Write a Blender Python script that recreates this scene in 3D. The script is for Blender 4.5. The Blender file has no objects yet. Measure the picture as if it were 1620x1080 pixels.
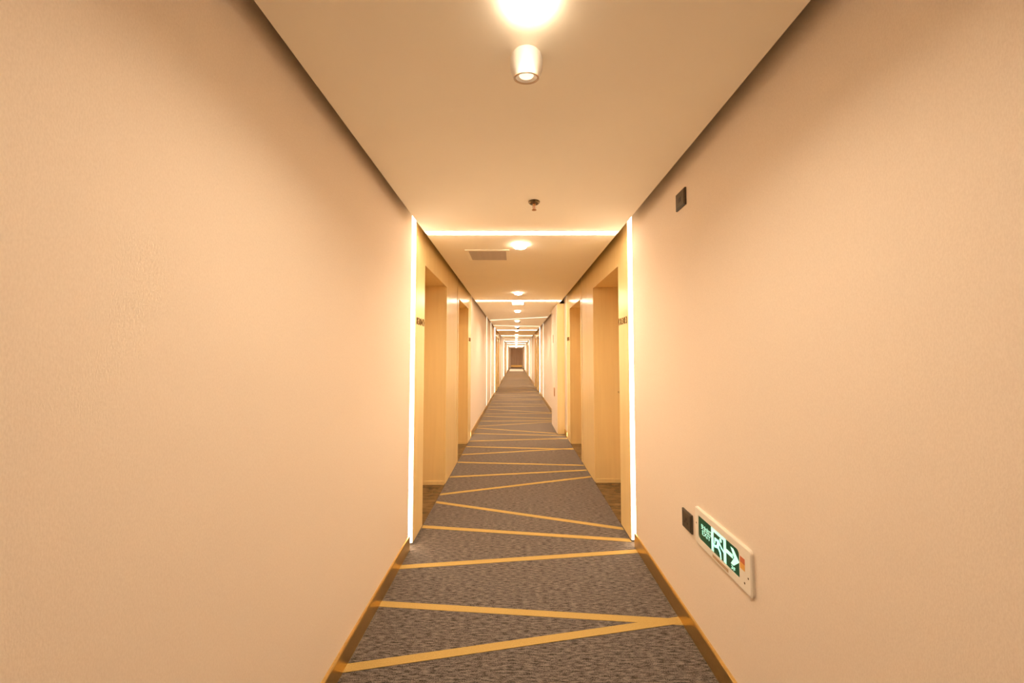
import bpy, bmesh, math, random
from mathutils import Vector, Matrix
random.seed(7)
SC = bpy.context.scene
COL = SC.collection

# ------------------------------------------------------------------ camera
F_PX, W_PX, H_PX = 540.0, 1620.0, 1080.0
CAM_Z = 1.402
cam = bpy.data.cameras.new('camera')
cam.sensor_fit = 'HORIZONTAL'; cam.sensor_width = 36.0
cam.lens = 36.0 * F_PX / W_PX
cam.shift_x = -6.0 / W_PX
cam.clip_start = 0.02; cam.clip_end = 200
cam_o = bpy.data.objects.new('camera', cam); COL.objects.link(cam_o)
cam_o.location = (0, 0, CAM_Z)
cam_o.rotation_euler = (math.radians(90) + math.atan(23.0 / F_PX), 0, 0)
SC.camera = cam_o

# ------------------------------------------------------------------ world, exposure
w = bpy.data.worlds.new('world'); SC.world = w; w.use_nodes = True
w.node_tree.nodes['Background'].inputs[0].default_value = (0, 0, 0, 1)
w.node_tree.nodes['Background'].inputs[1].default_value = 0.0
SC.view_settings.view_transform = 'Standard'
SC.view_settings.look = 'None'
SC.view_settings.gamma = 1.0
SC.view_settings.use_curve_mapping = False
SC.view_settings.exposure = 0.42
SC.cycles.use_denoising = True
SC.cycles.max_bounces = 14
SC.cycles.diffuse_bounces = 8
SC.cycles.glossy_bounces = 4
LAMP_COL = (1.0, 0.81, 0.58)
LED_COL = (1.0, 0.82, 0.60)
LAMP_S = 1080.0      # downlight lens
LAMP_FIRST_S = 640.0 # the lamp nearest the camera burns lower
GLOW_S = 18.0        # added glowing ring round each lens, stands in for bloom on the ceiling
LED_NEAR_S = 7.0     # light lines facing the camera on the first panelling
LED_FAR_S = 7.0
LED_S = 21.0          # LED diffusers

# ------------------------------------------------------------------ dimensions (metres)
CEIL = 2.36          # underside of the floating ceiling
TOP = 2.52           # walls run on behind the shadow gap
FL, FR = 0.767, 0.8735       # face of panelling / baseboard, left and right of the camera axis
WL, WR = 0.779, 0.885        # wallpaper face
CL, CR = -0.7075, 0.797      # edges of the floating ceiling
Y0, Y1 = -3.6, 40.0
DOOR_H = 2.18
REC = 0.30           # depth of the door recess

# ------------------------------------------------------------------ materials
def mat(name, base, rough=0.6, metal=0.0, spec=0.5, emit=None, es=0.0, coat=0.0):
    m = bpy.data.materials.new(name); m.use_nodes = True
    b = m.node_tree.nodes['Principled BSDF']
    b.inputs['Base Color'].default_value = (*base, 1)
    b.inputs['Roughness'].default_value = rough
    b.inputs['Metallic'].default_value = metal
    b.inputs['Specular IOR Level'].default_value = spec
    b.inputs['Coat Weight'].default_value = coat
    if emit:
        b.inputs['Emission Color'].default_value = (*emit, 1)
        b.inputs['Emission Strength'].default_value = es
    return m

def grain(m, c0, c1, scale, detail=4.0, bump=0.0, dist=0.002, lo=0.3, hi=0.7, second=None):
    """colour between c0 and c1 by stretched noise, and the same noise as fine relief"""
    nt = m.node_tree; N = nt.nodes; L = nt.links; b = N['Principled BSDF']
    tc = N.new('ShaderNodeTexCoord'); mp = N.new('ShaderNodeMapping')
    mp.inputs['Scale'].default_value = scale
    L.new(tc.outputs['Object'], mp.inputs['Vector'])
    nz = N.new('ShaderNodeTexNoise'); nz.inputs['Scale'].default_value = 1.0
    nz.inputs['Detail'].default_value = detail
    L.new(mp.outputs['Vector'], nz.inputs['Vector'])
    fac = nz.outputs['Fac']
    if second:
        mp2 = N.new('ShaderNodeMapping'); mp2.inputs['Scale'].default_value = second
        L.new(tc.outputs['Object'], mp2.inputs['Vector'])
        n2 = N.new('ShaderNodeTexNoise'); n2.inputs['Scale'].default_value = 1.0; n2.inputs['Detail'].default_value = 3
        L.new(mp2.outputs['Vector'], n2.inputs['Vector'])
        ad = N.new('ShaderNodeMath'); ad.operation = 'MULTIPLY_ADD'
        L.new(n2.outputs['Fac'], ad.inputs[0]); ad.inputs[1].default_value = 0.5
        hf = N.new('ShaderNodeMath'); hf.operation = 'MULTIPLY'; hf.inputs[1].default_value = 0.5
        L.new(fac, hf.inputs[0]); L.new(hf.outputs[0], ad.inputs[2])
        fac = ad.outputs[0]
    cr = N.new('ShaderNodeValToRGB')
    cr.color_ramp.elements[0].position = lo; cr.color_ramp.elements[0].color = (*c0, 1)
    cr.color_ramp.elements[1].position = hi; cr.color_ramp.elements[1].color = (*c1, 1)
    L.new(fac, cr.inputs['Fac']); L.new(cr.outputs['Color'], b.inputs['Base Color'])
    if bump:
        bp = N.new('ShaderNodeBump'); bp.inputs['Strength'].default_value = bump
        bp.inputs['Distance'].default_value = dist
        L.new(fac, bp.inputs['Height']); L.new(bp.outputs['Normal'], b.inputs['Normal'])
    return m

M = {}
M['wallpaper'] = grain(mat('wallpaper', (0.7, 0.6, 0.5), 0.85, spec=0.2), (0.79, 0.68, 0.57), (0.85, 0.74, 0.63),
                       (420, 420, 150), 3, 0.35, 0.0006)
M['ceiling'] = grain(mat('ceiling_paint', (0.8, 0.7, 0.6), 0.8, spec=0.2), (0.92, 0.85, 0.73), (0.935, 0.87, 0.745), (3, 3, 3), 2)
M['veneer'] = grain(mat('amber_panel', (0.7, 0.45, 0.2), 0.25, spec=0.5), (0.83, 0.63, 0.31), (0.88, 0.68, 0.34), (26, 26, 1.4), 4)
M['brass'] = grain(mat('brass', (0.8, 0.5, 0.2), 0.28, metal=1.0), (0.72, 0.50, 0.19), (0.80, 0.57, 0.23), (4, 90, 300), 3, 0.1, 0.0003)
M['door'] = grain(mat('door_veneer', (0.5, 0.3, 0.15), 0.4), (0.70, 0.51, 0.25), (0.78, 0.58, 0.29), (30, 30, 1.2), 5)
M['carpet'] = grain(mat('carpet', (0.2, 0.18, 0.17), 0.95, spec=0.1), (0.018, 0.0155, 0.0145), (0.235, 0.20, 0.18),
                    (26, 130, 40), 7, 0.7, 0.005, 0.40, 0.60, second=(210, 290, 60))
cb = M['carpet'].node_tree.nodes['Principled BSDF']
cb.inputs['Sheen Weight'].default_value = 0.5; cb.inputs['Sheen Roughness'].default_value = 0.35; cb.inputs['Sheen Tint'].default_value = (1.0, 0.86, 0.74, 1)
M['stripe'] = grain(mat('carpet_stripe', (0.6, 0.4, 0.15), 0.9, spec=0.1), (0.36, 0.24, 0.075), (0.60, 0.42, 0.15),
                    (330, 330, 40), 3, 0.6, 0.003, 0.3, 0.68)
M['stone'] = grain(mat('threshold_stone', (0.12, 0.07, 0.03), 0.25), (0.05, 0.03, 0.012), (0.20, 0.12, 0.05), (9, 26, 9), 6)
M['white_plastic'] = grain(mat('white_plastic', (0.8, 0.78, 0.74), 0.4), (0.80, 0.76, 0.70), (0.83, 0.79, 0.73), (5, 5, 5), 2)
M['sign_plastic'] = grain(mat('sign_plastic', (0.8, 0.78, 0.74), 0.35), (0.84, 0.79, 0.70), (0.88, 0.83, 0.74), (5, 5, 5), 2)
M['dark_plate'] = grain(mat('dark_plate', (0.05, 0.04, 0.03), 0.3), (0.055, 0.042, 0.028), (0.085, 0.066, 0.045), (40, 40, 500), 2)
M['black'] = grain(mat('black_plastic', (0.01, 0.01, 0.01), 0.3), (0.008, 0.008, 0.008), (0.014, 0.013, 0.012), (40, 40, 40), 2)
M['void'] = grain(mat('dark_void', (0.03, 0.02, 0.015), 0.9), (0.03, 0.02, 0.013), (0.04, 0.028, 0.018), (8, 8, 8), 2)
M['bronze'] = grain(mat('dark_bronze', (0.2, 0.13, 0.05), 0.3, metal=1.0), (0.16, 0.11, 0.05), (0.24, 0.17, 0.08), (60, 60, 60), 2)
M['copper'] = grain(mat('copper', (0.7, 0.35, 0.15), 0.3, metal=1.0), (0.55, 0.28, 0.12), (0.70, 0.40, 0.18), (60, 60, 60), 2)
M['grille'] = grain(mat('grille_grey', (0.5, 0.45, 0.42), 0.5), (0.46, 0.40, 0.36), (0.52, 0.45, 0.40), (30, 30, 30), 2)
M['steel'] = grain(mat('brushed_steel', (0.6, 0.58, 0.55), 0.25, metal=1.0), (0.55, 0.52, 0.48), (0.66, 0.62, 0.57), (20, 20, 400), 2)
M['digit'] = grain(mat('digit_bronze', (0.25, 0.14, 0.05), 0.7, spec=0.15), (0.20, 0.115, 0.04), (0.26, 0.155, 0.055), (60, 60, 60), 2)
M['end_panel'] = grain(mat('end_panel', (0.3, 0.2, 0.13), 0.5), (0.44, 0.31, 0.22), (0.54, 0.39, 0.28), (14, 14, 1.2), 4)
M['pale_stone'] = grain(mat('pale_stone', (0.8, 0.76, 0.74), 0.3), (0.80, 0.77, 0.76), (0.86, 0.83, 0.82), (3, 3, 3), 3)
M['lens'] = mat('lamp_lens', (0.9, 0.9, 0.88), 0.4, emit=LAMP_COL, es=LAMP_S)
M['glow'] = mat('bloom_glow', (0.9, 0.9, 0.88), 0.4, emit=LAMP_COL, es=GLOW_S)
M['led'] = mat('led_diffuser', (0.9, 0.88, 0.82), 0.5, emit=LED_COL, es=LED_S)
M['lens_first'] = mat('lamp_lens_first', (0.9, 0.9, 0.88), 0.4, emit=LAMP_COL, es=LAMP_FIRST_S)
M['led_near'] = mat('led_diffuser_near', (0.9, 0.88, 0.82), 0.5, emit=LED_COL, es=LED_NEAR_S)
M['led_far'] = mat('led_diffuser_far', (0.9, 0.88, 0.82), 0.5, emit=LED_COL, es=LED_FAR_S)
M['led_mid'] = mat('led_diffuser_mid', (0.9, 0.88, 0.82), 0.5, emit=LED_COL, es=4.0)
M['dim_lens'] = mat('dim_lens', (0.9, 0.88, 0.84), 0.4, emit=LAMP_COL, es=0.9)
M['led_soft'] = mat('led_diffuser_soft', (0.9, 0.88, 0.82), 0.5, emit=LED_COL, es=1.1)
M['panel_lens'] = mat('panel_lens', (0.9, 0.9, 0.88), 0.4, emit=LAMP_COL, es=14.0)
M['sign_green'] = grain(mat('sign_green', (0.0, 0.1, 0.05), 0.15, emit=(0.0, 0.16, 0.06), es=0.16), (0.006, 0.034, 0.015), (0.009, 0.045, 0.02), (6, 6, 6), 2)
M['sign_lit'] = mat('sign_lit', (0.6, 0.8, 0.7), 0.3, emit=(0.34, 1.0, 0.76), es=0.66)
M['red'] = grain(mat('sticker_red', (0.6, 0.15, 0.05), 0.5), (0.55, 0.13, 0.05), (0.62, 0.17, 0.07), (60, 60, 60), 2)
M['orange'] = grain(mat('sticker_orange', (0.85, 0.45, 0.1), 0.5), (0.80, 0.42, 0.09), (0.88, 0.50, 0.12), (60, 60, 60), 2)
M['tan'] = grain(mat('label_tan', (0.5, 0.35, 0.22), 0.5), (0.48, 0.33, 0.2), (0.54, 0.38, 0.24), (60, 60, 60), 2)

# ------------------------------------------------------------------ mesh helpers
def bm_new(): return bmesh.new()

def add_box(bm, x0, x1, y0, y1, z0, z1, bevel=0.0, seg=2):
    x0, x1 = min(x0, x1), max(x0, x1); y0, y1 = min(y0, y1), max(y0, y1); z0, z1 = min(z0, z1), max(z0, z1)
    t = bmesh.new()
    vs = [t.verts.new(p) for p in ((x0,y0,z0),(x1,y0,z0),(x1,y1,z0),(x0,y1,z0),(x0,y0,z1),(x1,y0,z1),(x1,y1,z1),(x0,y1,z1))]
    for q in ((0,3,2,1),(4,5,6,7),(0,1,5,4),(1,2,6,5),(2,3,7,6),(3,0,4,7)):
        t.faces.new([vs[i] for i in q])
    if bevel:
        bmesh.ops.bevel(t, geom=list(t.edges), offset=bevel, segments=seg, affect='EDGES', profile=0.5)
    merge(bm, t)
    return bm

def merge(bm, t):
    me = bpy.data.meshes.new('tmp'); t.to_mesh(me); t.free(); bm.from_mesh(me); bpy.data.meshes.remove(me)

def box(x0, x1, y0, y1, z0, z1, bevel=0.0, seg=2):
    return add_box(bm_new(), x0, x1, y0, y1, z0, z1, bevel, seg)

def lathe(profile, cx, cy, cz, n=32, bm=None):
    """profile of (radius, height) turned round a vertical axis"""
    bm = bm or bm_new(); rings = []
    for r, h in profile:
        if r < 1e-6: rings.append([bm.verts.new((cx, cy, cz + h))])
        else: rings.append([bm.verts.new((cx + r*math.cos(2*math.pi*i/n), cy + r*math.sin(2*math.pi*i/n), cz + h)) for i in range(n)])
    for a, b in zip(rings, rings[1:]):
        for i in range(n):
            j = (i + 1) % n
            if len(a) == 1 and len(b) == 1: continue
            if len(a) == 1: bm.faces.new((a[0], b[i], b[j]))
            elif len(b) == 1: bm.faces.new((a[i], b[0], a[j]))
            else: bm.faces.new((a[i], b[i], b[j], a[j]))
    bmesh.ops.recalc_face_normals(bm, faces=bm.faces)
    return bm

def prism(pts, mapf, d0, d1, bm=None):
    """extrude a 2D outline: mapf(s, h, d) gives the point"""
    bm = bm or bm_new()
    a = [bm.verts.new(mapf(s, h, d0)) for s, h in pts]; b = [bm.verts.new(mapf(s, h, d1)) for s, h in pts]
    n = len(pts)
    bm.faces.new(a); bm.faces.new(b[::-1])
    for i in range(n):
        j = (i + 1) % n; bm.faces.new((a[i], b[i], b[j], a[j]))
    bmesh.ops.recalc_face_normals(bm, faces=bm.faces)
    return bm

def obj(name, bm, material, parent=None, smooth=False):
    me = bpy.data.meshes.new(name)
    if parent is not None:
        bmesh.ops.translate(bm, verts=bm.verts, vec=-(parent.matrix_world_loc if hasattr(parent, 'matrix_world_loc') else world_loc(parent)))
    bm.to_mesh(me); bm.free()
    me.materials.append(M[material])
    if smooth:
        for p in me.polygons: p.use_smooth = True
        try: me.set_sharp_from_angle(angle=math.radians(35))
        except Exception: pass
    o = bpy.data.objects.new(name, me); COL.objects.link(o)
    if parent is not None: o.parent = parent
    return o

def world_loc(o):
    v = Vector(o.location); p = o.parent
    while p is not None: v += Vector(p.location); p = p.parent
    return v

def tag(o, label=None, cat=None, group=None, kind=None):
    if label: o['label'] = label
    if cat: o['category'] = cat
    if group: o['group'] = group
    if kind: o['kind'] = kind
    return o

def thing(name, loc, label, cat, group=None, kind=None):
    o = bpy.data.objects.new(name, None); COL.objects.link(o); o.location = loc
    o.empty_display_size = 0.1
    return tag(o, label, cat, group, kind)

def copy_part(src, parent, loc):
    c = src.copy(); COL.objects.link(c); c.parent = parent; c.location = loc
    return c

def text_bm(body, height, width=None, depth=0.001, spacing=1.0):
    """flat lettering as a mesh lying in XY, lower left corner at the origin"""
    cu = bpy.data.curves.new('lettering', 'FONT'); cu.body = body; cu.size = 1.0; cu.extrude = 0.0
    cu.resolution_u = 3; cu.space_character = spacing
    to = bpy.data.objects.new('lettering', cu); COL.objects.link(to)
    dg = bpy.context.evaluated_depsgraph_get()
    me = bpy.data.meshes.new_from_object(to.evaluated_get(dg))
    bm = bm_new(); bm.from_mesh(me)
    bpy.data.objects.remove(to); bpy.data.curves.remove(cu); bpy.data.meshes.remove(me)
    xs = [v.co.x for v in bm.verts] or [0, 1]; ys = [v.co.y for v in bm.verts] or [0, 1]
    x0, y0 = min(xs), min(ys); sy = height / max(1e-6, max(ys) - y0)
    sx = width / max(1e-6, max(xs) - x0) if width else sy
    for v in bm.verts: v.co = Vector(((v.co.x - x0) * sx, (v.co.y - y0) * sy, 0))
    r = bmesh.ops.extrude_face_region(bm, geom=list(bm.faces))
    bmesh.ops.translate(bm, verts=[e for e in r['geom'] if isinstance(e, bmesh.types.BMVert)], vec=(0, 0, depth))
    bmesh.ops.recalc_face_normals(bm, faces=bm.faces)
    return bm

def on_wall(bm, side, xface, y, z):
    """stand lettering up on the left (-1) or right (+1) wall, its lower left corner at y, z"""
    for v in bm.verts:
        s, h, d = v.co
        v.co = Vector((xface - side * d, y + (-side) * s, z + h))
    if side > 0: pass
    bmesh.ops.recalc_face_normals(bm, faces=bm.faces)
    return bm

ORD = ['first', 'second', 'third', 'fourth', 'fifth', 'sixth', 'seventh', 'eighth', 'ninth', 'tenth', 'eleventh', 'twelfth',
       'thirteenth', 'fourteenth', 'fifteenth', 'sixteenth', 'seventeenth', 'eighteenth', 'nineteenth', 'twentieth']

# ------------------------------------------------------------------ layout of the two sides
# stretches of amber panelling: start, first door, seam, second door, end
PORT = {
    -1: [(2.605, 2.862, 3.776, 4.47, 4.575, 5.50, 5.83), (12.60, 12.90, 13.80, 14.35, 14.60, 15.50, 15.80),
         (22.40, 22.70, 23.60, 24.15, 24.40, 25.30, 25.60), (32.20, 32.50, 33.40, 33.95, 34.20, 35.10, 35.40)],
    1: [(2.648, 2.890, 3.840, 4.51, 4.600, 5.51, 5.83), (12.60, 12.90, 13.80, 14.35, 14.60, 15.50, 15.80),
        (22.40, 22.70, 23.60, 24.15, 24.40, 25.30, 25.60), (32.20, 32.50, 33.40, 33.95, 34.20, 35.10, 35.40)],
}
SIDE = {-1: 'left', 1: 'right'}
def face(s): return s * (FL if s < 0 else FR)
def paper(s): return s * (WL if s < 0 else WR)
GAP = 0.08           # light groove between wallpaper and panelling

# ------------------------------------------------------------------ floor
floor = obj('floor', box(-1.25, 1.35, Y0, Y1 + 2, -0.12, 0.0), 'carpet')
tag(floor, 'grey-brown corridor carpet with golden zigzag lines', 'floor', kind='structure')
STR = [(1.595, 1.876), (1.995, 1.862), (2.331, 2.516), (2.869, 2.660), (3.343, 2.836), (3.523, 4.032), (4.022, 4.262), (4.574, 4.446),
       (4.922, 5.250), (5.352, 5.200), (5.695, 5.881), (6.251, 6.085), (6.730, 6.215), (6.893, 7.37), (7.423, 7.50), (8.043, 7.73),
       (8.358, 8.44), (9.089, 8.52), (9.54, 9.66), (10.172, 9.974), (10.895, 11.05), (12.638, 12.49), (15.861, 15.861)]
STR = [(-0.2, 0.55), (0.95, 0.62)] + STR
for a, b in ((11.5, 11.2), (11.9, 12.2), (13.1, 13.5), (13.9, 13.6), (14.6, 14.9), (15.3, 15.0)): STR.append((a, b))
y = 16.5
while y < 31:
    STR.append((y + random.uniform(-.2, .2), y + random.uniform(-.2, .2))); y += random.uniform(0.45, 0.8)
for i, (a, b) in enumerate(STR):
    hw = 0.0215; sl = (b - a) / (FL + FR); hy = hw * math.sqrt(1 + sl * sl)
    zt = 0.0014 + (i % 3) * 0.0003
    bm = prism([(-FL, a - hy), (FR, b - hy), (FR, b + hy), (-FL, a + hy)], lambda s, h, d: (s, h, d), -0.002, zt)
    obj('carpet_stripe', bm, 'stripe', floor)
for s in (-1, 1):
    for p in PORT[s]:
        for d0, d1 in ((p[1], p[2]), (p[4], p[5])):
            obj('threshold', box(face(s) + s*0.004, face(s) + s*(REC + 0.04), d0, d1, -0.01, 0.003), 'stone', floor)
obj('stone_inlay', box(-0.60, 0.72, 31.7, 37.0, -0.01, 0.004), 'pale_stone', floor)

# ------------------------------------------------------------------ ceiling, walls
ceil = obj('ceiling', box(CL, CR, Y0, Y1, CEIL, CEIL + 0.09, 0.002, 1), 'ceiling')
tag(ceil, 'smooth cream floating corridor ceiling with dark shadow gaps along both walls', 'ceiling', kind='structure')
obj('plenum_cover', box(-1.25, 1.35, Y0, Y1 + 2, TOP, TOP + 0.06), 'void', ceil)

SECT = {}
for s in (-1, 1):
    cuts = [Y0] + [v for p in PORT[s] for v in (p[0] - GAP, p[6] + GAP)] + [Y1]
    SECT[s] = [(cuts[i], cuts[i+1]) for i in range(0, len(cuts), 2)]
WHERE = ['the stretch nearest the camera', 'the stretch after the first pair of doors', 'the stretch after the second panelled doors',
         'the stretch after the third panelled doors', 'the farthest stretch']
for s in (-1, 1):
    for i, (a, b) in enumerate(SECT[s]):
        wo = obj('wall_' + SIDE[s], box(paper(s), paper(s) + s*0.12, a, b, 0, TOP), 'wallpaper')
        tag(wo, 'beige fabric wallpaper wall on the %s, %s' % (SIDE[s], WHERE[i]), 'wall', kind='structure')
        # baseboard: upright face with a chamfered lip along the top
        f, p = face(s), paper(s)
        prof = [(p + s*0.004, 0.0), (f, 0.0), (f, 0.091), (f + s*0.0035, 0.098), (p + s*0.004, 0.0995)]
        bb_bm = bm_new()
        runs = [(a + (0.0 if i == 0 else -0.004), b + (0.006 if i < 4 else 0))]
        if s > 0 and i == 1: runs = [(runs[0][0], 6.189), (7.081, runs[0][1])]      # the cabinet interrupts it
        for r0, r1 in runs: prism(prof, lambda x, z, y: (x, y, z), r0, r1, bb_bm)
        bb = obj('baseboard_' + SIDE[s], bb_bm, 'brass')
        tag(bb, 'brass baseboard along the %s wall, %s' % (SIDE[s], WHERE[i]), 'baseboard', kind='structure')

# end wall with the brown panelled door, and the wall behind the camera
we = bm_new()
add_box(we, -1.2, -0.57, Y1, Y1 + 0.15, 0, TOP); add_box(we, 0.76, 1.3, Y1, Y1 + 0.15, 0, TOP); add_box(we, -0.57, 0.76, Y1, Y1 + 0.15, 2.28, TOP)
tag(obj('wall_end', we, 'wallpaper'), 'narrow beige wall closing the far end of the corridor', 'wall', kind='structure')
tag(obj('wall_back', box(-1.2, 1.3, Y0 - 0.15, Y0, 0, TOP), 'wallpaper'), 'beige wall closing the corridor behind the viewpoint', 'wall', kind='structure')
de = thing('door_end', (0.095, Y1 + 0.1, 0), 'brown double door closing the far end of the corridor', 'door', kind='structure')
obj('door_leaf', box(-0.565, 0.088, Y1 + 0.06, Y1 + 0.11, 0.02, 2.27, 0.004), 'end_panel', de)
obj('door_leaf', box(0.094, 0.755, Y1 + 0.06, Y1 + 0.11, 0.02, 2.27, 0.004), 'end_panel', de)
obj('kick_plate', box(-0.565, 0.755, Y1 + 0.05, Y1 + 0.06, 0.12, 0.34), 'brass', de)

# ------------------------------------------------------------------ panelling, doors, LED grooves
NAMES = ['nearest the camera', 'second along the corridor', 'third along the corridor', 'farthest away']
door_n = 0
leaf_proto = {}
for s in (-1, 1):
    f = face(s); side = SIDE[s]
    for k, (y0, a0, a1, sm, b0, b1, y1) in enumerate(PORT[s]):
        po = thing('trim_%d' % (k*2 + (1 if s < 0 else 2)), (f + s*0.1, (y0 + y1)/2, 0),
                   'glossy amber door panelling on the %s, %s' % (side, NAMES[k]), 'panelling', kind='structure')
        T = 0.02
        zb = 0.012
        for (p, q) in ((y0, a0), (a1, sm - 0.016), (sm + 0.016, b0), (b1, y1)):
            obj('panel', box(f, f + s*T, p, q, zb, TOP - 0.01, 0.0012, 1), 'veneer', po)
        for (p, q) in ((a0, a1), (b0, b1)):
            obj('header_panel', box(f, f + s*T, p, q, DOOR_H, TOP - 0.01, 0.0012, 1), 'veneer', po)
            obj('reveal', box(f + s*T, f + s*(REC+.05), p - T, p, 0.004, DOOR_H + T), 'veneer', po)
            obj('reveal', box(f + s*T, f + s*(REC+.05), q, q + T, 0.004, DOOR_H + T), 'veneer', po)
            obj('reveal_skirting', box(f + s*0.012, f + s*REC, q - 0.006, q, 0.003, 0.045, 0.001, 1), 'veneer', po)
            obj('soffit', box(f + s*T, f + s*(REC+.05), p, q, DOOR_H, DOOR_H + T), 'veneer', po)
            obj('lintel_bead', box(f - s*0.004, f + s*0.012, p, q, DOOR_H - 0.014, DOOR_H + 0.008, 0.002, 1), 'veneer', po)
        # blank core behind the panelling, end returns and seam backing
        obj('end_return', box(f + s*T, f + s*0.12, y0, y0 + T, zb, TOP - 0.01), 'veneer', po)
        obj('end_return', box(f + s*T, f + s*0.12, y1 - T, y1, zb, TOP - 0.01), 'veneer', po)
        obj('seam_backing', box(f + s*0.04, f + s*0.06, sm - 0.05, sm + 0.05, zb, TOP - 0.01), 'void', po)
        obj('groove_back', box(f + s*0.105, f + s*0.125, y0 - GAP - 0.02, y0 + 0.02, 0, TOP), 'wallpaper', po)
        obj('groove_back', box(f + s*0.105, f + s*0.125, y1 - 0.02, y1 + GAP + 0.02, 0, TOP), 'wallpaper', po)
        # two room doors deep in their recesses
        for j, (p, q) in enumerate(((a0, a1), (b0, b1))):
            door_n += 1
            hy = p + 0.09 if j == 1 else q - 0.09
            d = thing('door_%d' % door_n, (f + s*(REC+.02), (p + q)/2, 0.004),
                      '%s amber room door in the %s wall, %s' % (('nearer', 'farther')[j], side, NAMES[k]), 'door', kind='structure')
            dx = f + s*REC
            obj('door_leaf', box(dx, dx + s*0.045, p + 0.004, q - 0.004, 0.008, DOOR_H - 0.004, 0.002, 1), 'door', d)
            h = obj('handle_plate', box(dx - s*0.008, dx, hy - 0.03, hy + 0.03, 0.92, 1.20, 0.004), 'steel', d)
            hb = box(dx - s*0.055, dx - s*0.008, hy - 0.009, hy + 0.009, 1.0, 1.018, 0.003)
            dirn = 1 if j == 1 else -1
            add_box(hb, dx - s*0.058, dx - s*0.042, hy - 0.009*dirn, hy + 0.125*dirn, 0.999, 1.019, 0.006)
            obj('handle', hb, 'steel', h)
            obj('peephole', box(dx - s*0.004, dx, (p+q)/2 - 0.008, (p+q)/2 + 0.008, 1.50, 1.516, 0.003), 'steel', d)

# vertical LED light lines: in the grooves at both ends of each panelling
def v_led(s, yc, toward, label, m):
    """diffuser on the end return of the panelling; toward = -1 shines back to the camera, +1 away"""
    f = face(s)
    t = thing('led_light_line', (f + s*0.04, yc, 0.004), label, 'light strip', 'vertical light lines between wallpaper and panelling')
    obj('channel', box(f + s*0.002, f + s*0.10, yc + toward*0.001, yc + toward*0.006, 0.012, TOP - 0.012), 'white_plastic', t)
    obj('diffuser', box(f + s*0.003, f + s*0.098, yc + toward*0.006, yc + toward*0.016, 0.02, TOP - 0.014, 0.003, 1), m, t)
    return t
for s in (-1, 1):
    for k, p in enumerate(PORT[s]):
        v_led(s, p[0], -1, 'upright light line at near end of %s panelling, %s' % (SIDE[s], NAMES[k]), 'led_near' if k == 0 else 'led_far')
        v_led(s, p[6], 1, 'upright light line at far end of %s panelling, %s' % (SIDE[s], NAMES[k]), 'led_mid' if k == 0 else 'led_far')

# slim light bars standing proud of the wallpaper between the panelled stretches
BARS = [(9.05, 8.30), (10.60, 10.92), (18.9, 19.3), (20.6, 20.3), (28.6, 29.0), (30.3, 30.0)]
for i, (yl, yr) in enumerate(BARS):
    for s, yy in ((-1, yl), (1, yr)):
        x = paper(s)
        t = thing('led_light_bar', (x, yy, 0.1), 'slim upright light bar on the %s wallpaper, %s past the first doors' % (SIDE[s], ORD[i]),
                  'light strip', 'slim light bars on the wallpaper')
        obj('channel', box(x - s*0.004, x + s*0.002, yy - 0.016, yy + 0.016, 0.1, TOP - 0.02), 'white_plastic', t)
        obj('diffuser', box(x - s*0.014, x - s*0.004, yy - 0.012, yy + 0.012, 0.1, TOP - 0.02, 0.004, 1), 'led_soft', t)

# light lines across the ceiling, square or slanting like the carpet
def c_led(yl, yr, wdt, label, m='led'):
    x0, x1 = CL + 0.02, CR - 0.02
    t = thing('ceiling_light_line', ((x0 + x1)/2, (yl + yr)/2, CEIL), label, 'light strip', 'light lines across the ceiling')
    h = wdt/2
    ch = prism([(x0, yl - h - 0.006), (x1, yr - h - 0.006), (x1, yr + h + 0.006), (x0, yl + h + 0.006)], lambda a, b, d: (a, b, d), CEIL - 0.003, CEIL + 0.001)
    obj('channel', ch, 'white_plastic', t)
    bm = bm_new(); n = 8; rows = []
    for (x, yc) in ((x0 + 0.004, yl), (x1 - 0.004, yr)):
        rows.append([bm.verts.new((x, yc - h*math.cos(math.pi*i/n), CEIL - 0.003 - 0.012*math.sin(math.pi*i/n))) for i in range(n + 1)])
    for i in range(n): bm.faces.new((rows[0][i], rows[0][i+1], rows[1][i+1], rows[1][i]))
    bm.faces.new(rows[0]); bm.faces.new(rows[1][::-1]); bm.faces.new((rows[0][0], rows[1][0], rows[1][n], rows[0][n]))
    bmesh.ops.recalc_face_normals(bm, faces=bm.faces)
    obj('diffuser', bm, m, t)
CLED = [(2.612, 2.612, 0.062), (5.86, 5.86, 0.055), (9.05, 8.30, 0.045), (10.60, 10.92, 0.045), (12.55, 12.55, 0.05), (15.85, 15.85, 0.05),
        (18.9, 19.3, 0.045), (20.6, 20.3, 0.045), (22.35, 22.35, 0.05), (25.65, 25.65, 0.05), (28.6, 29.0, 0.045), (30.3, 30.0, 0.045), (32.15, 32.15, 0.05), (35.45, 35.45, 0.05)]
for i, (a, b, wd) in enumerate(CLED):
    c_led(a, b, wd, '%s light line across the ceiling, counted from the camera' % ORD[i], 'led_soft' if a != b else 'led' if i < 2 else 'led_far')

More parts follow.
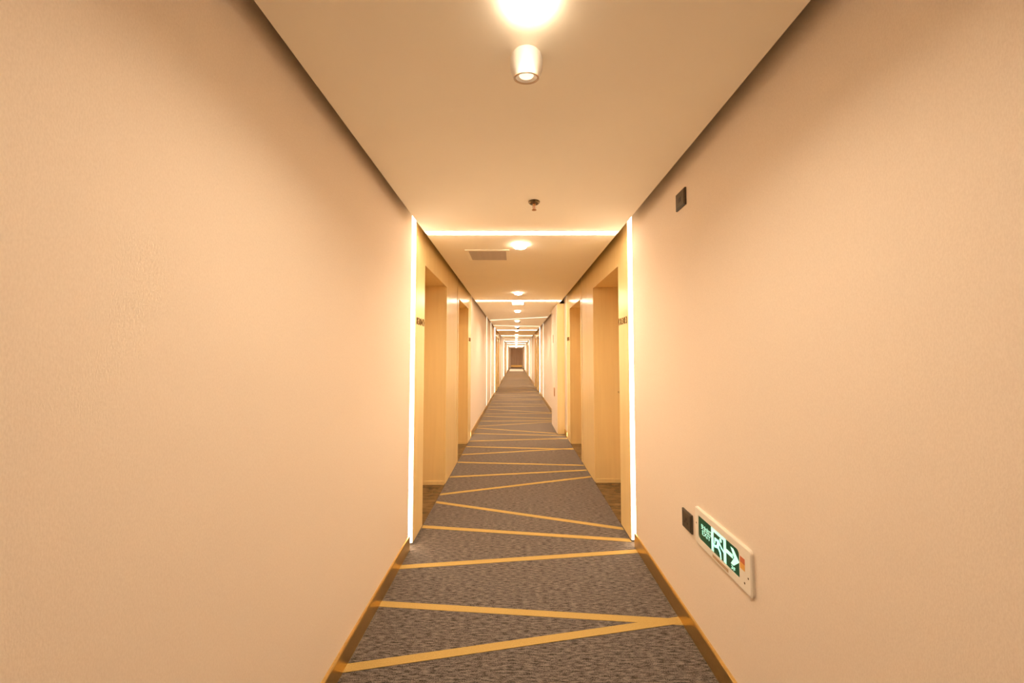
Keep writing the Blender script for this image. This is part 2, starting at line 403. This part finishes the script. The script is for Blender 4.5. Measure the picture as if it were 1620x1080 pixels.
# ------------------------------------------------------------------ ceiling lamps
LX = 0.037
LAMPS = [0.87, 2.90, 5.13, 7.19, 9.19, 11.0, 12.75, 15.2, 17.2, 19.3, 21.3, 23.4, 25.4, 27.5, 29.5, 31.6, 33.6, 35.7, 37.7]
BEHIND = []
def lamp(yy, label, m='lens'):
    t = thing('ceiling_downlight', (LX, yy, CEIL), label, 'ceiling light', 'round downlights along the ceiling')
    ring = lathe([(0.046, -0.001), (0.046, -0.024), (0.048, -0.027), (0.053, -0.027), (0.056, -0.022), (0.060, 0.001)], LX, yy, CEIL, 32)  # added ring: glow imitates bloom and lights the cylinder, depth shades upper walls
    obj('bloom_collar', ring, 'glow', t, True)
    lens = lathe([(0.0465, -0.0005), (0.0465, -0.003), (0.030, -0.0045), (0, -0.005)], LX, yy, CEIL, 24)
    obj('lens', lens, m, t, True)
for i, yy in enumerate(LAMPS): lamp(yy, '%s round glowing downlight on the ceiling, counted from the camera' % ORD[i], 'lens_first' if i == 0 else 'lens')
for i, yy in enumerate(BEHIND): lamp(yy, 'round downlight on the ceiling behind the viewpoint')

# white cylinder hanging just beyond the first downlight
cx, cy = 0.034, 1.062
t = thing('ceiling_cylinder', (cx, cy, CEIL), 'white tapered cylinder fitting with ringed opening, hanging beside the nearest downlight', 'ceiling fitting')
def slanted(bm):
    # the mouth of the cylinder is cut on a slant, nearer edge lower
    for v in bm.verts:
        k_ = min(1.0, max(0.0, (CEIL - 0.026 - v.co.z) / 0.030)); v.co.z += 0.33 * (v.co.y - cy) * k_
    return bm
obj('housing', slanted(lathe([(0.0505, 0.001), (0.0525, -0.008), (0.0525, -0.028), (0.0490, -0.045), (0.0435, -0.058), (0.0405, -0.064)], cx, cy, CEIL, 40)), 'white_plastic', t, True)
obj('rim', slanted(lathe([(0.0410, -0.0625), (0.0410, -0.066), (0.0375, -0.0675), (0.0345, -0.066), (0.0340, -0.0625)], cx, cy, CEIL, 40)), 'tan', t, True)
obj('reflector', slanted(lathe([(0.0350, -0.064), (0.030, -0.059), (0.022, -0.056), (0.0, -0.054)], cx, cy, CEIL, 32)), 'white_plastic', t, True)
obj('lens', slanted(lathe([(0.024, -0.0555), (0.021, -0.060), (0.011, -0.0625), (0, -0.063)], cx, cy, CEIL, 24)), 'dim_lens', t, True)

# square flush panel light by the second light line
t = thing('ceiling_panel_light', (LX, 6.07, CEIL), 'small square glowing ceiling panel just beyond the second light line', 'ceiling light')
fr = bm_new()
for (x0, x1, y0, y1) in ((-.075, -.063, 5.935, 6.205), (.137, .149, 5.935, 6.205), (-.063, .137, 5.935, 5.95), (-.063, .137, 6.19, 6.205)):
    add_box(fr, x0, x1, y0, y1, CEIL - 0.02, CEIL + 0.001)
obj('frame', fr, 'white_plastic', t)
obj('diffuser', box(-.063, .137, 5.95, 6.19, CEIL - 0.022, CEIL - 0.002, 0.003), 'panel_lens', t)

# sprinklers
def sprinkler(x, yy, label):
    t = thing('sprinkler_head', (x, yy, CEIL), label, 'sprinkler')
    obj('escutcheon', lathe([(0.036, 0.001), (0.0355, -0.004), (0.030, -0.011), (0.022, -0.014), (0.014, -0.012), (0.0, -0.012)], x, yy, CEIL, 28), 'bronze', t, True)
    obj('body', lathe([(0.009, -0.010), (0.0095, -0.018), (0.007, -0.022), (0.005, -0.024), (0.0, -0.024)], x, yy, CEIL, 16), 'copper', t, True)
    arms = bm_new()
    for sg in (-1, 1):
        pts = [(0.006, -0.022), (0.0085, -0.028), (0.0085, -0.040), (0.0035, -0.050)]
        for (r0, h0), (r1, h1) in zip(pts, pts[1:]):
            prism([(sg*(r0 - .0016), h0), (sg*(r0 + .0016), h0), (sg*(r1 + .0016), h1), (sg*(r1 - .0016), h1)],
                  lambda a, b, d: (x + a, yy + d, CEIL + b), -0.002, 0.002, arms)
    obj('frame_arms', arms, 'copper', t)
    obj('bulb', lathe([(0, -0.024), (0.0025, -0.026), (0.003, -0.036), (0.002, -0.046), (0, -0.047)], x, yy, CEIL, 12), 'red', t, True)
    df = lathe([(0, -0.050), (0.0145, -0.0505), (0.015, -0.052), (0, -0.053)], x, yy, CEIL, 24)
    obj('deflector', df, 'copper', t)
sprinkler(0.114, 2.085, 'small bronze ceiling sprinkler in front of the first light line')
sprinkler(0.098, 9.53, 'tiny far ceiling sprinkler beyond the fourth downlight')

# black dome camera
x, yy = 0.073, 11.25
t = thing('dome_camera', (x, yy, CEIL), 'small black dome camera hanging from the far ceiling', 'camera')
obj('mount', lathe([(0.056, 0.001), (0.056, -0.022), (0.050, -0.030), (0, -0.030)], x, yy, CEIL, 24), 'black', t, True)
obj('dome', lathe([(0.044, -0.030), (0.042, -0.045), (0.034, -0.060), (0.02, -0.069), (0, -0.072)], x, yy, CEIL, 24), 'black', t, True)

# air vent
vx0, vx1, vy0, vy1 = -0.430, -0.090, 3.07, 3.36
t = thing('ceiling_vent', ((vx0 + vx1)/2, (vy0 + vy1)/2, CEIL), 'grey slatted air vent in the ceiling beside the second downlight', 'vent')
b = 0.032
fr = bm_new()
add_box(fr, vx0 - b, vx1 + b, vy0 - b, vy0, CEIL - 0.006, CEIL + 0.001, 0.002, 1); add_box(fr, vx0 - b, vx1 + b, vy1, vy1 + b, CEIL - 0.006, CEIL + 0.001, 0.002, 1)
add_box(fr, vx0 - b, vx0, vy0, vy1, CEIL - 0.006, CEIL + 0.001, 0.002, 1); add_box(fr, vx1, vx1 + b, vy0, vy1, CEIL - 0.006, CEIL + 0.001, 0.002, 1)
obj('frame', fr, 'ceiling', t)
obj('backing', box(vx0, vx1, vy0, vy1, CEIL - 0.0012, CEIL + 0.0005), 'void', t)
n = 9
first = None
for i in range(n):
    yc = vy0 + (i + 0.5) * (vy1 - vy0)/n
    if first is None:
        sl = prism([(-0.0125, -0.0015), (0.0125, -0.0060), (0.0125, -0.0050), (-0.0125, -0.0005)], lambda a, h, d: (d, yc + a, CEIL + h), vx0, vx1)
        first = obj('slat', sl, 'grille', t); y_first = yc
    else:
        copy_part(first, t, (0, yc - y_first, 0))

# ------------------------------------------------------------------ room numbers on the panelling
def room_number(s, digits, yc_left, wdt, z, ht, label):
    f = face(s) - s*0.0005
    t = thing('room_number', (f, yc_left - s*wdt/2, z), label, 'room number', 'room numbers beside the doors')
    dw = wdt*0.78
    # left of the reading direction holds digits on the left wall, the chevron on the right wall
    off_d, off_a = (0.0, dw + wdt*0.06) if s < 0 else (wdt - dw, 0.0)
    obj('digits', on_wall(text_bm(digits, ht, dw, 0.004, 1.22), s, f, yc_left - s*off_d, z), 'digit', t)
    aw = wdt*0.14
    if s < 0: pts = [(0, 0), (aw*.45, 0), (aw, .5), (aw*.45, 1), (0, 1), (aw*.55, .5)]
    else: pts = [(aw, 0), (aw*.55, 0), (0, .5), (aw*.55, 1), (aw, 1), (aw*.45, .5)]
    bm = prism([(p, h*ht) for p, h in pts], lambda a, h, d: (a, h, d), 0.0, 0.004)
    obj('arrow', on_wall(bm, s, f, yc_left - s*off_a, z), 'digit', t)
room_number(-1, '8304', 2.628, 0.222, 1.648, 0.056, 'bronze room number with arrow beside the nearest left door')
room_number(1, '8303', 2.884, 0.215, 1.660, 0.056, 'bronze room number with arrow beside the nearest right door')
room_number(-1, '8306', 5.56, 0.22, 1.645, 0.062, 'tiny room number past the second left door')
room_number(1, '8305', 5.78, 0.22, 1.655, 0.062, 'tiny room number past the second right door')

# ------------------------------------------------------------------ dark switch plates on the right wall
def plate(y0, y1, z0, z1, label, split):
    t = thing('wall_plate', (WR, (y0 + y1)/2, z0), label, 'wall plate')
    obj('back_plate', box(WR - 0.009, WR + 0.001, y0, y1, z0, z1, 0.003), 'dark_plate', t)
    obj('cover', box(WR - 0.0115, WR - 0.008, y0 + 0.007, y1 - 0.007, z0 + 0.007, z1 - 0.007, 0.0015), 'dark_plate', t)
    if split: obj('sensor_window', box(WR - 0.0125, WR - 0.011, (y0+y1)/2 - 0.012, (y0+y1)/2 + 0.012, (z0+z1)/2 - 0.012, (z0+z1)/2 + 0.012, 0.0006), 'black', t)
    else:
        sl = bm_new()
        for dy, dz in ((-0.014, 0.0), (0.014, 0.0), (0.0, 0.016)):
            add_box(sl, WR - 0.0121, WR - 0.0114, (y0+y1)/2 + dy - 0.004, (y0+y1)/2 + dy + 0.004, (z0+z1)/2 + dz - 0.009 - .006, (z0+z1)/2 + dz + 0.003 - .006)
        obj('slots', sl, 'black', t)
plate(1.737, 1.838, 2.188, 2.281, 'dark square wall plate high up near the ceiling', True)
plate(1.740, 1.838, 0.512, 0.606, 'dark square wall plate low down beside the green exit sign', False)

# ------------------------------------------------------------------ exit sign
SY, SZ = 1.703, 0.500          # far lower corner; s runs towards the camera, h up
SW, SH = 0.402, 0.175
def smap(s, h, d): return (WR - d, SY - s, SZ + h)
def rrect(s0, s1, h0, h1, radii, n=6):
    out = []
    for (cs, chh, a0, r) in ((s1, h1, 0, radii[0]), (s0, h1, 90, radii[1]), (s0, h0, 180, radii[2]), (s1, h0, 270, radii[3])):
        sx = cs - r if a0 in (0, 270) else cs + r; hy = chh - r if a0 in (0, 90) else chh + r
        for i in range(n):
            a = math.radians(a0 + 90*i/(n-1)); out.append((sx + r*math.cos(a), hy + r*math.sin(a)))
    return out
sign = thing('exit_sign', (WR, SY - SW/2, SZ), 'white framed green lit exit sign with running man, low on the right wall', 'exit sign')
w0, w1, h0, h1 = 0.034, 0.333, 0.036, 0.141
outer = rrect(0, SW, 0, SH, (0.016,)*4); outer2 = rrect(0.006, SW-0.006, 0.006, SH-0.006, (0.012,)*4); inner = rrect(w0, w1, h0, h1, (0.016, 0.003, 0.016, 0.003))
bm = bm_new()
loops = [[bm.verts.new(smap(a, b, d)) for a, b in lp] for lp, d in ((outer, -0.001), (outer, 0.008), (outer2, 0.0115), (inner, 0.0115), (inner, 0.007))]
for A, B in zip(loops, loops[1:]):
    for i in range(len(A)):
        j = (i+1) % len(A); bm.faces.new((A[i], A[j], B[j], B[i]))
bm.faces.new(loops[-1])
bmesh.ops.recalc_face_normals(bm, faces=bm.faces)
obj('frame', bm, 'sign_plastic', sign)
scr = obj('screen', prism(rrect(w0 + .0005, w1 - .0005, h0 + .0005, h1 - .0005, (0.0155, 0.003, 0.0155, 0.003)), smap, 0.0071, 0.0095), 'sign_green', sign)
DZ = (0.0095, 0.0101)
def lit(name, polys):
    bm = bm_new()
    for p in polys: prism(p, smap, DZ[0], DZ[1], bm)
    return obj(name, bm, 'sign_lit', scr)
def stroke(a, b, r0, r1):
    (x0, y0), (x1, y1) = a, b; L = math.hypot(x1-x0, y1-y0) or 1e-6; nx, ny = -(y1-y0)/L, (x1-x0)/L
    base = math.atan2(ny, nx); out = []
    for i in range(7): t_ = base + math.pi*i/6; out.append((x0 + r0*math.cos(t_), y0 + r0*math.sin(t_)))
    for i in range(7): t_ = base + math.pi + math.pi*i/6; out.append((x1 + r1*math.cos(t_), y1 + r1*math.sin(t_)))
    return out
p0, p1, pw = 0.139, 0.247, 0.018
lit('door_outline', [[(p0, h0+.002), (p0+pw, h0+.002), (p0+pw, h1-.001), (p0, h1-.001)], [(p1-pw, h0+.002), (p1, h0+.002), (p1, h1-.001), (p1-pw, h1-.001)],
                     [(p0+pw, h1-.016), (p1-pw, h1-.016), (p1-pw, h1-.001), (p0+pw, h1-.001)]])
def P(u, v): return (p0 + pw + u*(p1 - p0 - 2*pw), h0 + v*(h1 - h0))
head = [(P(.72, .745)[0] + .0085*math.cos(2*math.pi*i/16), P(.72, .745)[1] + .0085*math.sin(2*math.pi*i/16)) for i in range(16)]
lit('running_man', [head, stroke(P(.50, .60), P(.42, .38), .0095, .0075), stroke(P(.45, .62), P(.16, .62), .006, .005), stroke(P(.16, .62), P(.12, .44), .005, .004),
                    stroke(P(.58, .60), P(.80, .47), .005, .0045), stroke(P(.80, .47), P(1.0, .40), .0045, .004),
                    stroke(P(.40, .38), P(.12, .30), .0065, .005), stroke(P(.12, .30), P(-.06, .36), .005, .005),
                    stroke(P(.46, .38), P(.66, .24), .0065, .0055), stroke(P(.66, .24), P(.72, .04), .0055, .0045)])
am = h0 + 0.058
lit('arrow', [[(p1, am-.008), (p1+.044, am-.008), (p1+.044, am+.008), (p1, am+.008)],
              [(p1+.030, am-.033), (p1+.048, am-.033), (w1-.002, am), (p1+.048, am+.033), (p1+.030, am+.033), (p1+.052, am)]])
def sign_text(name, body, s, h, ht, wd):
    bm = text_bm(body, ht, wd, DZ[1] - DZ[0])
    for v in bm.verts: v.co = Vector(smap(s + v.co.x, h + v.co.y, DZ[0] + v.co.z))
    bmesh.ops.recalc_face_normals(bm, faces=bm.faces)
    return obj(name, bm, 'sign_lit', scr)
sign_text('lettering', '\u5b89\u5168\u51fa\u53e3', w0 + .022, h0 + .054, .024, .082)
sign_text('lettering', 'EXIT', w0 + .030, h0 + .030, .020, .066)
sign_text('lettering', '3F', p1 + .032, h0 + .006, .014, .026)
def sticker(name, s0, s1, a, b, m):
    obj(name, box(WR - .0121, WR - .0114, SY - s1, SY - s0, SZ + a, SZ + b), m, sign)
sticker('red_sticker', 0.338, 0.366, 0.104, 0.126, 'red')
sticker('orange_sticker', 0.338, 0.366, 0.080, 0.104, 'orange')
sticker('rating_label', 0.150, 0.262, 0.012, 0.026, 'tan')
for (s_, h_) in ((0.016, 0.098), (0.384, 0.066), (0.362, 0.036)):
    obj('screw', box(WR - .0125, WR - .011, SY - s_ - .003, SY - s_ + .003, SZ + h_ - .0035, SZ + h_ + .0035, .001, 1), 'bronze', sign)

# ------------------------------------------------------------------ full-height cabinet standing out of the right wall
bx, by0, by1 = 0.740, 6.19, 7.08
t = thing('hydrant_cabinet', ((bx + WR)/2, (by0 + by1)/2, 0.0), 'full-height amber cabinet jutting from the right wall after the doors', 'cabinet')
obj('body', box(bx + 0.014, WR - 0.0005, by0, by1, 0.0, CEIL - 0.001, 0.003, 1), 'veneer', t)
dr = obj('door', box(bx, bx + 0.013, by0 + 0.006, by1 - 0.006, 0.012, CEIL - 0.02, 0.002, 1), 'wallpaper', t)
obj('notice', box(bx - 0.002, bx, 6.62, 6.90, 2.03, 2.22), 'white_plastic', dr)
obj('red_plaque', box(bx - 0.003, bx, 6.70, 6.79, 1.66, 1.82, 0.001, 1), 'red', dr)
obj('pull', box(bx - 0.012, bx, 6.50, 6.60, 0.64, 0.80, 0.003), 'copper', dr)
